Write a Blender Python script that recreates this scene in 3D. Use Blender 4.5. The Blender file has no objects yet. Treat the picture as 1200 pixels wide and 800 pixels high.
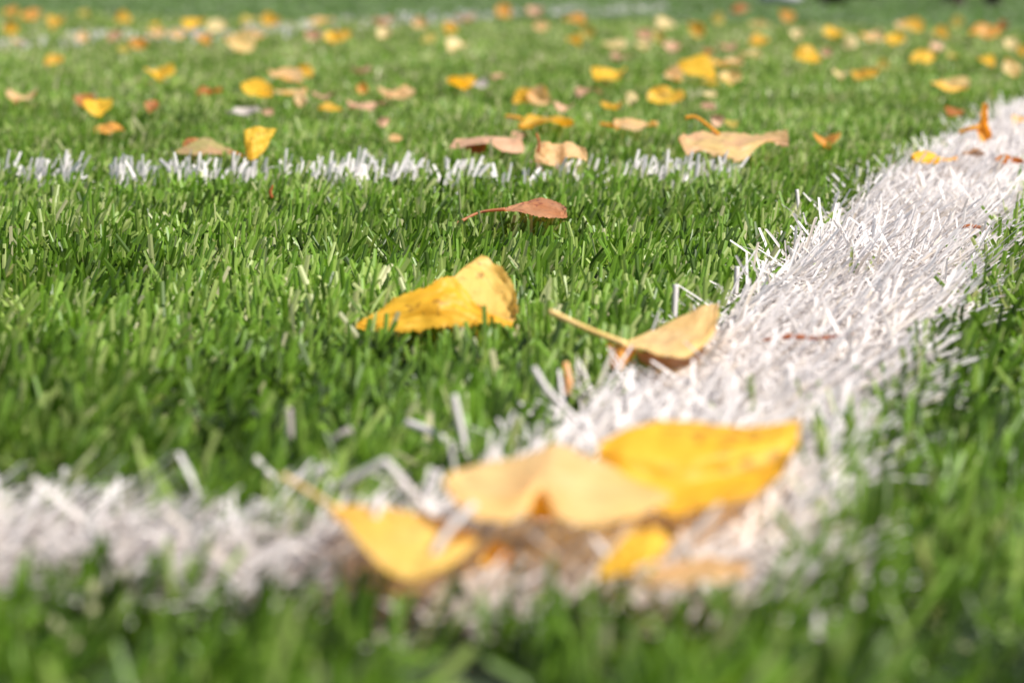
import bpy, math
import numpy as np
R = np.random.RandomState
C = bpy.context.scene.collection
sc = bpy.context.scene

# ------------------------------------------------------------------ camera numbers
H, FPX, HORIZ = 0.138, 2200.0, -30.0          # metres, focal length in photo pixels, horizon row
PITCH = math.atan((400 - HORIZ) / FPX)
FWD = np.array([0, math.cos(PITCH), -math.sin(PITCH)])
UP = np.array([0, math.sin(PITCH), math.cos(PITCH)])
CAM = np.array([0, 0, H])
TIP = 0.018

def ray(px, py):
    u = (px - 600) / FPX; v = (py - 400) / FPX
    return FWD + np.array([u, 0, 0]) - UP * v
def at(px, py, t): return CAM + ray(px, py) * t
def ground(px, py, z=0.014):
    r = ray(px, py); return CAM + r * ((z - H) / r[2])
def depth_at(py, z=0.014):
    r = ray(600, py); return (z - H) / r[2]
def project(P):
    r = P - CAM; d = r @ FWD
    return 600 + FPX * r[:, 0] / d, 400 - FPX * (r @ UP) / d

# ------------------------------------------------------------------ small value noise
class Noise2:
    def __init__(s, seed): s.g = R(seed).rand(256, 256)
    def __call__(s, x, y):
        xi = np.floor(x).astype(int); yi = np.floor(y).astype(int)
        fx = x - xi; fy = y - yi
        fx = fx * fx * (3 - 2 * fx); fy = fy * fy * (3 - 2 * fy)
        a = s.g[xi % 256, yi % 256]; b = s.g[(xi + 1) % 256, yi % 256]
        c = s.g[xi % 256, (yi + 1) % 256]; d = s.g[(xi + 1) % 256, (yi + 1) % 256]
        return (a * (1 - fx) + b * fx) * (1 - fy) + (c * (1 - fx) + d * fx) * fy
N1, N2, N3 = Noise2(1), Noise2(2), Noise2(3)

# ------------------------------------------------------------------ materials
def new_mat(name):
    m = bpy.data.materials.new(name); m.use_nodes = True
    nt = m.node_tree; nt.nodes.clear()
    return m, nt, nt.nodes, nt.links
def ramp(nd, stops, interp='LINEAR'):
    r = nd.new('ShaderNodeValToRGB'); r.color_ramp.interpolation = interp
    e = r.color_ramp.elements
    while len(e) > 1: e.remove(e[-1])
    e[0].position, e[0].color = stops[0][0], (*stops[0][1], 1)
    for p, c in stops[1:]:
        k = e.new(p); k.color = (*c, 1)
    return r
def blade_mat(name, stops, trans=0.42, rough=0.40, spec=0.5, tboost=(1.15, 1.2, .7), patch=None):
    m, nt, nd, lk = new_mat(name)
    at_ = nd.new('ShaderNodeAttribute'); at_.attribute_name = 'hue'
    rp = ramp(nd, stops); lk.new(at_.outputs['Fac'], rp.inputs['Fac'])
    col = rp.outputs['Color']
    if patch:
        geo = nd.new('ShaderNodeNewGeometry')
        nz = nd.new('ShaderNodeTexNoise'); nz.inputs['Scale'].default_value = patch[0]; nz.inputs['Detail'].default_value = 3
        lk.new(geo.outputs['Position'], nz.inputs['Vector'])
        mr = nd.new('ShaderNodeMapRange'); mr.inputs['From Min'].default_value = .35; mr.inputs['From Max'].default_value = .65
        mr.inputs['To Min'].default_value = patch[1]; mr.inputs['To Max'].default_value = patch[2]
        lk.new(nz.outputs['Fac'], mr.inputs['Value'])
        hs = nd.new('ShaderNodeHueSaturation'); lk.new(col, hs.inputs['Color']); lk.new(mr.outputs['Result'], hs.inputs['Value'])
        col = hs.outputs['Color']
    pb = nd.new('ShaderNodeBsdfPrincipled'); pb.inputs['Roughness'].default_value = rough
    pb.inputs['Specular IOR Level'].default_value = spec
    lk.new(col, pb.inputs['Base Color'])
    tr = nd.new('ShaderNodeBsdfTranslucent')
    mx = nd.new('ShaderNodeMix'); mx.data_type = 'RGBA'; mx.blend_type = 'MULTIPLY'; mx.inputs['Factor'].default_value = 1
    lk.new(col, mx.inputs['A']); mx.inputs['B'].default_value = (*tboost, 1)
    lk.new(mx.outputs['Result'], tr.inputs['Color'])
    ms = nd.new('ShaderNodeMixShader'); ms.inputs['Fac'].default_value = trans
    lk.new(pb.outputs[0], ms.inputs[1]); lk.new(tr.outputs[0], ms.inputs[2])
    o = nd.new('ShaderNodeOutputMaterial'); lk.new(ms.outputs[0], o.inputs['Surface'])
    return m
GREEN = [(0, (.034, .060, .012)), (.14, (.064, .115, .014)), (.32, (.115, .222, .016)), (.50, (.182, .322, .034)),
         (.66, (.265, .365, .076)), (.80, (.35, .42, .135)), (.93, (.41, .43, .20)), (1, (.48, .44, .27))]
M_GRASS = blade_mat('green_turf_fibre', GREEN, spec=.4, rough=.42, patch=(9, .80, 1.15))
M_RUN = blade_mat('runoff_turf_fibre', [(p, (c[0] * .62, c[1] * .74, c[2] * .85)) for p, c in GREEN], patch=(2, .85, 1.1))
M_WHITE = blade_mat('white_turf_fibre', [(0, (.37, .315, .27)), (.10, (.56, .505, .465)), (.30, (.69, .64, .615)), (.8, (.76, .715, .69)), (1, (.65, .56, .46))],
                    trans=.35, rough=.6, spec=.3, tboost=(1, .98, .96))

def ground_mat(name, cols, scale):
    m, nt, nd, lk = new_mat(name)
    geo = nd.new('ShaderNodeNewGeometry')
    n1 = nd.new('ShaderNodeTexNoise'); n1.inputs['Scale'].default_value = scale; n1.inputs['Detail'].default_value = 8
    lk.new(geo.outputs['Position'], n1.inputs['Vector'])
    rp = ramp(nd, [(.3, cols[0]), (.5, cols[1]), (.7, cols[2])]); lk.new(n1.outputs['Fac'], rp.inputs['Fac'])
    pb = nd.new('ShaderNodeBsdfPrincipled'); pb.inputs['Roughness'].default_value = .85
    lk.new(rp.outputs['Color'], pb.inputs['Base Color'])
    bp = nd.new('ShaderNodeBump'); bp.inputs['Strength'].default_value = .5; bp.inputs['Distance'].default_value = .004
    lk.new(n1.outputs['Fac'], bp.inputs['Height']); lk.new(bp.outputs[0], pb.inputs['Normal'])
    o = nd.new('ShaderNodeOutputMaterial'); lk.new(pb.outputs[0], o.inputs['Surface'])
    return m
M_BASE = ground_mat('turf_backing', [(.010, .018, .007), (.018, .036, .010), (.035, .055, .018)], 140)

LEAFM = {}
def leaf_mat(name, base, tip=None, spot=(.16, .06, .02), spots=.5, trans=.52, rough=.5, sat=None, vein=1.5, spec=.35):
    m, nt, nd, lk = new_mat(name)
    uv = nd.new('ShaderNodeUVMap')
    sep = nd.new('ShaderNodeSeparateXYZ'); lk.new(uv.outputs['UV'], sep.inputs[0])
    def math_(op, a, b=None):
        n = nd.new('ShaderNodeMath'); n.operation = op
        for i, v in enumerate((a, b)):
            if v is None: continue
            if isinstance(v, (int, float)): n.inputs[i].default_value = v
            else: lk.new(v, n.inputs[i])
        return n.outputs[0]
    def mix(f, a, b, mode='MIX'):
        n = nd.new('ShaderNodeMix'); n.data_type = 'RGBA'; n.blend_type = mode
        if isinstance(f, (int, float)): n.inputs['Factor'].default_value = f
        else: lk.new(f, n.inputs['Factor'])
        for k, v in (('A', a), ('B', b)):
            if isinstance(v, tuple): n.inputs[k].default_value = (*v, 1)
            else: lk.new(v, n.inputs[k])
        return n.outputs['Result']
    geo = nd.new('ShaderNodeNewGeometry'); obi = nd.new('ShaderNodeObjectInfo')
    add = nd.new('ShaderNodeVectorMath'); add.operation = 'ADD'
    lk.new(geo.outputs['Position'], add.inputs[0]); lk.new(obi.outputs['Random'], add.inputs[1])
    nz = nd.new('ShaderNodeTexNoise'); nz.inputs['Scale'].default_value = 55; nz.inputs['Detail'].default_value = 4
    lk.new(add.outputs[0], nz.inputs['Vector'])
    tip = tip or tuple(c * k for c, k in zip(base, (1.08, 1.22, 1.5)))
    rp = ramp(nd, [(.36, base), (.64, tip)]); lk.new(nz.outputs['Fac'], rp.inputs['Fac'])
    col = rp.outputs['Color']
    # veins: midrib plus slanted side veins in leaf coordinates
    au = math_('ABSOLUTE', math_('SUBTRACT', sep.outputs[0], .5))
    mid = math_('LESS_THAN', au, .012)
    ph = math_('SUBTRACT', sep.outputs[1], math_('MULTIPLY', au, .55))
    fr = math_('ABSOLUTE', math_('SUBTRACT', math_('FRACT', math_('MULTIPLY', ph, 7.5)), .5))
    side = math_('LESS_THAN', fr, .035)
    vn = math_('MULTIPLY', math_('MAXIMUM', mid, math_('MULTIPLY', side, .55)), .28 * vein)
    col = mix(vn, col, tuple(min(1, c * .55) for c in base))
    # dry flecks and browned rim
    n2 = nd.new('ShaderNodeTexNoise'); n2.inputs['Scale'].default_value = 260; n2.inputs['Detail'].default_value = 2
    lk.new(add.outputs[0], n2.inputs['Vector'])
    n3 = nd.new('ShaderNodeTexNoise'); n3.inputs['Scale'].default_value = 40
    lk.new(add.outputs[0], n3.inputs['Vector'])
    s = nd.new('ShaderNodeMapRange'); s.inputs['From Min'].default_value = .665 - .1 * spots; s.inputs['From Max'].default_value = .72 - .1 * spots
    lk.new(math_('ADD', math_('MULTIPLY', n2.outputs['Fac'], .6), math_('MULTIPLY', n3.outputs['Fac'], .5)), s.inputs['Value'])
    col = mix(math_('MULTIPLY', s.outputs['Result'], min(1, spots)), col, spot)
    rim = nd.new('ShaderNodeMapRange'); rim.inputs['From Min'].default_value = .44; rim.inputs['From Max'].default_value = .51
    lk.new(math_('ADD', au, math_('MULTIPLY', math_('SUBTRACT', n3.outputs['Fac'], .5), .09)), rim.inputs['Value'])
    col = mix(math_('MULTIPLY', rim.outputs['Result'], .35), col, tuple(c * .5 + d * .5 for c, d in zip(base, spot)))
    pb = nd.new('ShaderNodeBsdfPrincipled'); pb.inputs['Roughness'].default_value = rough
    pb.inputs['Specular IOR Level'].default_value = spec
    lk.new(col, pb.inputs['Base Color'])
    bp = nd.new('ShaderNodeBump'); bp.inputs['Strength'].default_value = .2; bp.inputs['Distance'].default_value = .0004
    lk.new(math_('ADD', math_('MULTIPLY', vn, -2), n2.outputs['Fac']), bp.inputs['Height'])
    lk.new(bp.outputs[0], pb.inputs['Normal'])
    tr = nd.new('ShaderNodeBsdfTranslucent')
    tc = mix(1.0, col, sat or (1.25, 1.0, .45), 'MULTIPLY'); lk.new(tc, tr.inputs['Color'])
    ms = nd.new('ShaderNodeMixShader'); ms.inputs['Fac'].default_value = trans
    lk.new(pb.outputs[0], ms.inputs[1]); lk.new(tr.outputs[0], ms.inputs[2])
    o = nd.new('ShaderNodeOutputMaterial'); lk.new(ms.outputs[0], o.inputs['Surface'])
    LEAFM[name] = m
    return m
leaf_mat('yellow', (.86, .48, .035), (.88, .56, .06))
leaf_mat('golden', (.66, .36, .03), (.70, .42, .05))
leaf_mat('pale', (.80, .54, .20), (.84, .62, .30), spots=.25)
leaf_mat('peach', (.76, .46, .20), (.80, .55, .30), spots=.3)
leaf_mat('orange', (.68, .30, .05), (.74, .40, .09))
leaf_mat('rust', (.42, .13, .03), (.48, .20, .06))
leaf_mat('red', (.50, .20, .085), (.58, .29, .15), spot=(.22, .05, .04), spots=.9)
leaf_mat('pink', (.48, .27, .155), (.56, .34, .21), spot=(.3, .15, .1), trans=.25, sat=(1.1, .9, .8))
leaf_mat('brown', (.34, .19, .10), (.42, .26, .16), spot=(.12, .06, .03), trans=.25, sat=(1.1, .9, .7))
leaf_mat('cream', (.68, .50, .22), (.74, .60, .32), spots=.3, trans=.4, sat=(1, .95, .7))
leaf_mat('grey', (.36, .31, .27), (.44, .39, .34), spots=.3, trans=.2, sat=(1, 1, 1))
leaf_mat('spotted_yellow', (.86, .46, .03), (.88, .53, .05), spots=.5)
leaf_mat('underside', (.86, .52, .12), (.88, .58, .18), spots=.5)
leaf_mat('soft_yellow', (.84, .53, .10), (.86, .60, .18), spots=.4)
leaf_mat('lobed', (.70, .42, .24), (.84, .60, .26), spots=.3)
leaf_mat('stalk', (.70, .47, .15), (.76, .54, .22), spots=.2, trans=.12)
leaf_mat('olive', (.48, .38, .07), (.54, .45, .12))
leaf_mat('pink_green', (.60, .30, .20), (.50, .46, .16), spots=.3)

# ------------------------------------------------------------------ mesh helpers
def mesh_obj(name, verts, faces, mat, parent=None, uvs=None, smooth=True):
    me = bpy.data.meshes.new(name)
    me.from_pydata([tuple(map(float, v)) for v in verts], [], faces)
    if uvs is not None:
        ul = me.uv_layers.new(name='UVMap')
        idx = np.empty(len(me.loops), dtype=np.int32); me.loops.foreach_get('vertex_index', idx)
        ul.data.foreach_set('uv', np.asarray(uvs, dtype=np.float32)[idx].ravel())
    if smooth: me.polygons.foreach_set('use_smooth', [True] * len(me.polygons))
    me.materials.append(mat); me.update()
    o = bpy.data.objects.new(name, me); C.objects.link(o)
    if parent: o.parent = parent; o.matrix_parent_inverse = parent.matrix_world.inverted()
    return o
def tag(o, label=None, cat=None, group=None, kind=None):
    for k, v in (('label', label), ('category', cat), ('group', group), ('kind', kind)):
        if v: o[k] = v
def thing(name, loc, label, cat, group=None):
    o = bpy.data.objects.new(name, None); o.empty_display_size = .01
    o.location = tuple(map(float, loc)); C.objects.link(o); tag(o, label, cat, group)
    return o
def local(parent, verts): return np.asarray(verts) - np.array(parent.location)
def child(name, verts, faces, mat, parent, uvs=None):
    o = mesh_obj(name, local(parent, verts), faces, mat, None, uvs); o.parent = parent
    return o
def crom(P, n):
    """Catmull-Rom resample of P (k,...) to n samples along axis 0"""
    P = np.asarray(P, float); k = len(P)
    Q = np.concatenate([[2 * P[0] - P[1]], P, [2 * P[-1] - P[-2]]])
    t = np.linspace(0, k - 1, n); i = np.minimum(t.astype(int), k - 2); f = (t - i)
    sh = (n,) + (1,) * (P.ndim - 1); f = f.reshape(sh)
    a, b, c, d = Q[i], Q[i + 1], Q[i + 2], Q[i + 3]
    return .5 * (2 * b + (c - a) * f + (2 * a - 5 * b + 4 * c - d) * f**2 + (3 * b - a - 3 * c + d) * f**3)
def grid_faces(n, m):
    return [(i * m + j, (i + 1) * m + j, (i + 1) * m + j + 1, i * m + j + 1) for i in range(n - 1) for j in range(m - 1)]
def tube(pts, rads, n=10, ns=24):
    P = crom(pts, ns); r = np.interp(np.linspace(0, 1, ns), np.linspace(0, 1, len(rads)), rads)
    T = np.gradient(P, axis=0); T /= np.linalg.norm(T, axis=1)[:, None]
    A = np.cross(T, [0, 0, 1.0]); A /= np.linalg.norm(A, axis=1)[:, None]; B = np.cross(A, T)
    th = np.linspace(0, 2 * math.pi, n, endpoint=False)
    V = P[:, None] + r[:, None, None] * (A[:, None] * np.cos(th)[None, :, None] + B[:, None] * np.sin(th)[None, :, None])
    V = V.reshape(-1, 3)
    F = [(i * n + j, i * n + (j + 1) % n, (i + 1) * n + (j + 1) % n, (i + 1) * n + j) for i in range(ns - 1) for j in range(n)]
    F += [tuple(range(n))[::-1], tuple((ns - 1) * n + j for j in range(n))]
    return V, F
LEAF_PTS = []                                       # sampled leaf surface, to press the grass under it

# ------------------------------------------------------------------ leaves shaped from control rows
def sheet(ctrl, D0, nu=61, nv=25, seed=0, rough=.0006, jag=.0009):
    P = np.array([[at(x, y, D0 + dd / 1000) for x, y, dd in row] for row in ctrl])
    G = crom(P, nu); G = crom(G.transpose(1, 0, 2), nv).transpose(1, 0, 2)
    rs = R(seed)
    # crumple and serrated margin
    nrm = np.cross(np.gradient(G, axis=0), np.gradient(G, axis=1)); nrm /= np.linalg.norm(nrm, axis=2)[:, :, None] + 1e-12
    U, V = np.meshgrid(np.linspace(0, 1, nu), np.linspace(0, 1, nv), indexing='ij')
    o = rs.rand(2) * 50
    h = (N1(U * 9 + o[0], V * 6 + o[1]) - .5) + .5 * (N2(U * 22 + o[0], V * 15 + o[1]) - .5)
    G = G + nrm * (h * rough * 2)[:, :, None]
    across = np.gradient(G, axis=1); across /= np.linalg.norm(across, axis=2)[:, :, None] + 1e-12
    saw = ((np.arange(nu) * .37 + rs.rand()) % 1.0) * jag + (rs.rand(nu) - .5) * jag * .6
    w = np.clip((np.abs(V - .5) - .38) / .12, 0, 1) * np.sign(V - .5)
    G = G + across * (w * saw[:, None])[:, :, None]
    UVs = np.stack([V, U], -1).reshape(-1, 2)
    V3 = G.reshape(-1, 3); LEAF_PTS.append(V3)
    return V3, grid_faces(nu, nv), UVs
def hero(label, mat, D0, ctrl, stem=None, extra=(), seed=0, name='fallen_leaf', group='fallen leaves lying on the artificial turf', rough=.0006, jag=.0009, stem_mat='orange'):
    c = np.array([[at(x, y, D0 + d / 1000) for x, y, d in row] for row in ctrl]).reshape(-1, 3)
    base = c.mean(0); base[2] = c[:, 2].min()
    t = thing(name, base, label, 'leaf', group)
    V, F, UVs = sheet(ctrl, D0, seed=seed, rough=rough, jag=jag)
    child('leaf_blade', V, F, LEAFM[mat], t, UVs)
    for nm, m2, ct in extra:
        V, F, UVs = sheet(ct, D0, nu=31, nv=17, seed=seed + 9, rough=rough, jag=jag * .6)
        child(nm, V, F, LEAFM[m2], t, UVs)
    if stem:
        pts, r = stem
        V, F = tube([at(x, y, D0 + d / 1000) for x, y, d in pts], r)
        child('leaf_stem', V, F, LEAFM[stem_mat], t, np.zeros((len(V), 2)) + .3)
    return t

hero('crumpled bright yellow leaf standing on its edge in the sharp green grass', 'spotted_yellow', .672, [
    [(416, 385, 0), (418, 382, 1), (421, 378, 2)],
    [(440, 387, -1), (442, 374, 1), (447, 361, 4)],
    [(475, 386, -2), (474, 366, 1), (478, 345, 5)],
    [(510, 382, -2), (507, 356, 1), (508, 332, 6)],
    [(535, 380, -2), (530, 353, 2), (530, 326, 9)],
    [(558, 378, -2), (552, 362, 3), (546, 343, 8)],
    [(580, 378, -2), (573, 371, 2), (566, 363, 5)],
    [(601, 380, -2), (600, 379, -1), (598, 377, 1)]], seed=1, rough=.0009, jag=.0014,
    extra=[('folded_wing', 'underside', [
        [(529, 327, 9), (546, 312, 22), (564, 299, 30)],
        [(544, 341, 8), (568, 325, 23), (586, 314, 26)],
        [(562, 361, 6), (584, 344, 17), (599, 332, 19)],
        [(582, 374, 3), (596, 361, 10), (606, 349, 11)],
        [(601, 379, -1), (604, 373, 1), (606, 366, 0)]])])
hero('pale yellow leaf with long thick stalk, at the left edge of the diagonal white line', 'pale', .607, [
    [(731, 405, 0), (733, 403, 2), (736, 401, 4)],
    [(752, 409, -4), (755, 399, 6), (762, 388, 22)],
    [(780, 417, -8), (785, 397, 8), (797, 371, 48)],
    [(806, 418, -8), (814, 394, 8), (822, 360, 54)],
    [(826, 404, 0), (833, 385, 14), (838, 355, 54)],
    [(838, 388, 10), (841, 375, 18), (842, 360, 46)]],
    stem=([(644, 365, 14), (690, 386, 6), (733, 403, 0)], [.0011, .0009, .0011]),
    extra=[('curled_lobe', 'orange', [[(711, 404, 8), (712, 417, 3), (716, 431, 2)], [(726, 405, 2), (726, 418, -3), (726, 432, -3)], [(744, 404, 4), (741, 416, 1), (733, 430, 1)]]),
           ('shaded_underside', 'brown', [[(742, 408, 2), (746, 416, 8), (752, 426, 12)], [(785, 419, -4), (787, 425, 4), (790, 431, 8)], [(826, 405, 4), (824, 413, 10), (820, 422, 14)]])], seed=2, stem_mat='stalk')  # half turned under the leaf; its brown has the shade there painted in
hero('large pale heart-shaped leaf with a notch, foremost in the corner of the white lines', 'pale', .403, [
    [(519, 566, 10), (522, 561, 12), (527, 555, 15)],
    [(545, 598, -2), (545, 574, 8), (552, 546, 24)],
    [(580, 611, -6), (585, 578, 8), (595, 537, 32)],
    [(613, 606, -4), (618, 572, 6), (630, 528, 36)],
    [(633, 574, 6), (638, 556, 12), (652, 520, 40)],
    [(655, 606, -4), (662, 572, 6), (685, 533, 34)],
    [(695, 615, -8), (700, 582, 6), (720, 549, 28)],
    [(745, 605, -4), (746, 587, 4), (752, 566, 18)],
    [(786, 586, 4), (786, 583, 5), (786, 579, 7)]], seed=3, rough=.0004, jag=.0006,
    extra=[('curled_lobe', 'golden', [[(618, 574, 9), (619, 590, 7), (621, 608, 5)], [(634, 568, 10), (634, 588, 6), (634, 609, 3)], [(652, 574, 9), (651, 590, 7), (648, 608, 5)]])])
hero('large rich yellow leaf with a pale streak, raised behind the notched pale leaf', 'yellow', .424, [
    [(699, 548, 14), (699, 539, 15), (700, 529, 16), (704, 519, 18)],
    [(733, 574, 4), (731, 553, 10), (730, 526, 14), (735, 502, 24)],
    [(775, 599, -8), (774, 570, 8), (777, 532, 13), (785, 494, 30)],
    [(825, 595, -10), (827, 566, 9), (832, 530, 14), (838, 497, 32)],
    [(875, 585, -6), (876, 552, 14), (880, 524, 18), (885, 500, 32)],
    [(913, 558, 2), (914, 535, 18), (916, 515, 22), (918, 497, 32)],
    [(933, 528, 14), (935, 514, 22), (937, 501, 26), (939, 488, 32)]], seed=4, rough=.0006, jag=.0007)
hero('blurred pale yellow leaf with a long stalk at the left of the white corner', 'soft_yellow', .390, [
    [(388, 601, 22), (390, 597, 24), (395, 593, 26)],
    [(424, 635, 4), (428, 615, 14), (435, 596, 26)],
    [(458, 671, -4), (462, 635, 8), (475, 600, 28)],
    [(492, 675, -6), (500, 640, 8), (512, 606, 28)],
    [(532, 657, 0), (534, 640, 8), (540, 618, 24)],
    [(560, 638, 8), (560, 634, 10), (559, 628, 14)]],
    stem=([(330, 557, 44), (365, 578, 34), (393, 598, 22)], [.0007, .0008, .001]), stem_mat='stalk', seed=5, jag=.0006)
hero('small saturated yellow-orange leaf tilted up at the front edge of the white line', 'yellow', .379, [
    [(700, 677, 0), (703, 670, 2), (708, 659, 5)],
    [(728, 673, -2), (728, 652, 4), (732, 630, 9)],
    [(755, 661, 0), (757, 640, 5), (762, 619, 11)],
    [(780, 650, 4), (783, 640, 7), (788, 630, 11)]], seed=6, jag=.0005)
hero('flat tan leaf lying low in front of the small yellow-orange leaf', 'peach', .374, [
    [(753, 685, 0), (760, 675, 4), (768, 664, 10)],
    [(800, 685, -4), (805, 670, 6), (812, 654, 18)],
    [(847, 677, 0), (849, 668, 6), (851, 657, 16)],
    [(878, 669, 4), (878, 666, 5), (879, 662, 8)]], seed=7, jag=.0005)
hero('speckled red-brown leaf with a thin red stalk trailing left, in sharp focus', 'red', .93, [
    [(591, 247, 0), (592, 245, 2), (593, 243, 4)],
    [(611, 249, -4), (614, 240, 6), (616, 236, 16)],
    [(632, 253, -6), (634, 241, 8), (635, 231, 28)],
    [(652, 256, -4), (653, 247, 6), (654, 237, 22)],
    [(665, 254, 0), (664, 249, 4), (664, 244, 8)]],
    stem=([(535, 262, -6), (562, 249, 2), (592, 245, 2)], [.0008, .0006, .0009]), seed=8, stem_mat='red')
hero('pink and green pointed leaf lying beside the upright yellow leaf', 'pink_green', 1.25, [
    [(204, 180, 0), (206, 178, 4), (208, 176, 8)],
    [(222, 181, -6), (225, 173, 6), (227, 167, 20)],
    [(240, 181, -8), (242, 171, 6), (242, 161, 30)],
    [(257, 181, -4), (257, 175, 6), (257, 168, 20)],
    [(272, 180, 0), (272, 178, 2), (272, 176, 6)]], seed=9,
    stem=([(271, 178, 0), (279, 180, -4), (287, 184, -4)], [.0008, .0007, .0007]),
    extra=[('folded_corner', 'rust', [[(214, 172, 18), (214, 169, 19), (215, 166, 20)], [(222, 170, 20), (222, 166, 21), (222, 162, 22)], [(231, 168, 22), (232, 165, 23), (232, 162, 24)]])])
hero('bright yellow leaf standing upright just behind the thin white line', 'yellow', 1.22, [
    [(288, 180, 0), (287, 166, 0), (286, 153, 0)],
    [(293, 187, -4), (297, 168, -2), (302, 149, 2)],
    [(303, 183, 0), (308, 168, 2), (311, 151, 4)],
    [(313, 172, 4), (318, 162, 5), (324, 152, 6)]], seed=10)
hero('pinkish brown leaf arched like a roof, behind the middle of the thin white line', 'pink', 1.26, [
    [(527, 174, 0), (530, 168, 6), (533, 164, 12)],
    [(552, 171, -10), (553, 165, 2), (556, 161, 16)],
    [(571, 168, -12), (575, 164, 0), (580, 160, 14)],
    [(592, 178, -10), (595, 168, 2), (596, 161, 14)],
    [(613, 179, -4), (614, 171, 2), (610, 162, 10)]], seed=11,
    extra=[('shaded_underside', 'rust', [[(543, 171, 6), (546, 175, 0), (549, 179, -4)], [(556, 170, 4), (557, 175, -2), (558, 180, -6)], [(570, 168, 4), (570, 173, 2), (568, 178, 0)]])])  # rust sheet painted in for the shade under the arch
hero('twisted orange leaf on edge beside the far end of the diagonal white line', 'orange', 1.34, [
    [(1152, 121, 0), (1155, 121, 1), (1158, 122, 0)],
    [(1148, 142, 0), (1152, 142, 6), (1157, 142, 0)],
    [(1145, 155, 0), (1152, 153, 8), (1160, 151, 2)],
    [(1152, 167, -2), (1156, 165, 3), (1163, 161, 0)]][::-1], seed=12,
    stem=([(1124, 155, 0), (1136, 151, 0), (1148, 149, 2)], [.0014, .0016, .0018]), stem_mat='golden')

# ------------------------------------------------------------------ smaller leaves: whole shapes laid down by size
def ovate(seed, cord=.0):
    rs = R(seed); nu, nv = 23, 13
    u = np.linspace(0, 1, nu); v = np.linspace(-1, 1, nv)
    prof = np.sin(np.pi * np.clip(u, 0, 1) ** (.62 + .2 * rs.rand())) ** .85 * (.36 + .14 * rs.rand())
    prof *= 1 + .06 * np.sin(u * 60 + rs.rand() * 6)
    U, V = np.meshgrid(u, v, indexing='ij')
    x = V * prof[:, None]; y = U - .5
    fold = rs.uniform(.05, .75); bend = rs.uniform(-.5, .9); tw = rs.uniform(-.9, .9)
    z = np.abs(x) * fold + bend * (y ** 2) * .9 + tw * x * y + .07 * (N1(U * 5 + seed, V * 3) - .5) + .04 * np.sin(V * 3 + U * 9 + seed)
    P = np.stack([x, y, z], -1).reshape(-1, 3)
    return P, grid_faces(nu, nv)[:], np.stack([V * .5 + .5, U], -1).reshape(-1, 2)
def maple(seed):
    rs = R(seed); ns, nr = 72, 8
    th = np.linspace(0, 2 * np.pi, ns, endpoint=False)
    r = np.zeros(ns)
    for c, L, w in ((90, 1.0, 17), (38, .92, 17), (142, .92, 17), (-12, .62, 16), (192, .62, 16)):
        d = np.abs((np.degrees(th) - c + 180) % 360 - 180)
        r = np.maximum(r, L * np.exp(-(d / w) ** 1.4))
    r = np.maximum(r, .36) * (1 + .10 * ((np.arange(ns) * 3 % 7) / 7 - .5))
    rho = np.linspace(0.03, 1, nr)
    Rr, T = np.meshgrid(rho, np.arange(ns), indexing='ij')
    rr = Rr * r[T]
    x = rr * np.cos(th[T]); y = rr * np.sin(th[T])
    z = .18 * (x ** 2) * rs.uniform(-.5, 1.3) + .10 * np.sin(x * 4 + seed) * np.cos(y * 4) + .22 * np.clip(rr - .6, 0, 1) * np.sin(th[T] * 5 + seed)
    P = np.stack([x, y, z], -1).reshape(-1, 3) * .5
    F = [(i * ns + j, (i + 1) * ns + j, (i + 1) * ns + (j + 1) % ns, i * ns + (j + 1) % ns) for i in range(nr - 1) for j in range(ns)]
    F.append(tuple(range(ns)))
    return P, F, np.stack([x * .5 + .5, y * .5 + .5], -1).reshape(-1, 2)
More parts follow.
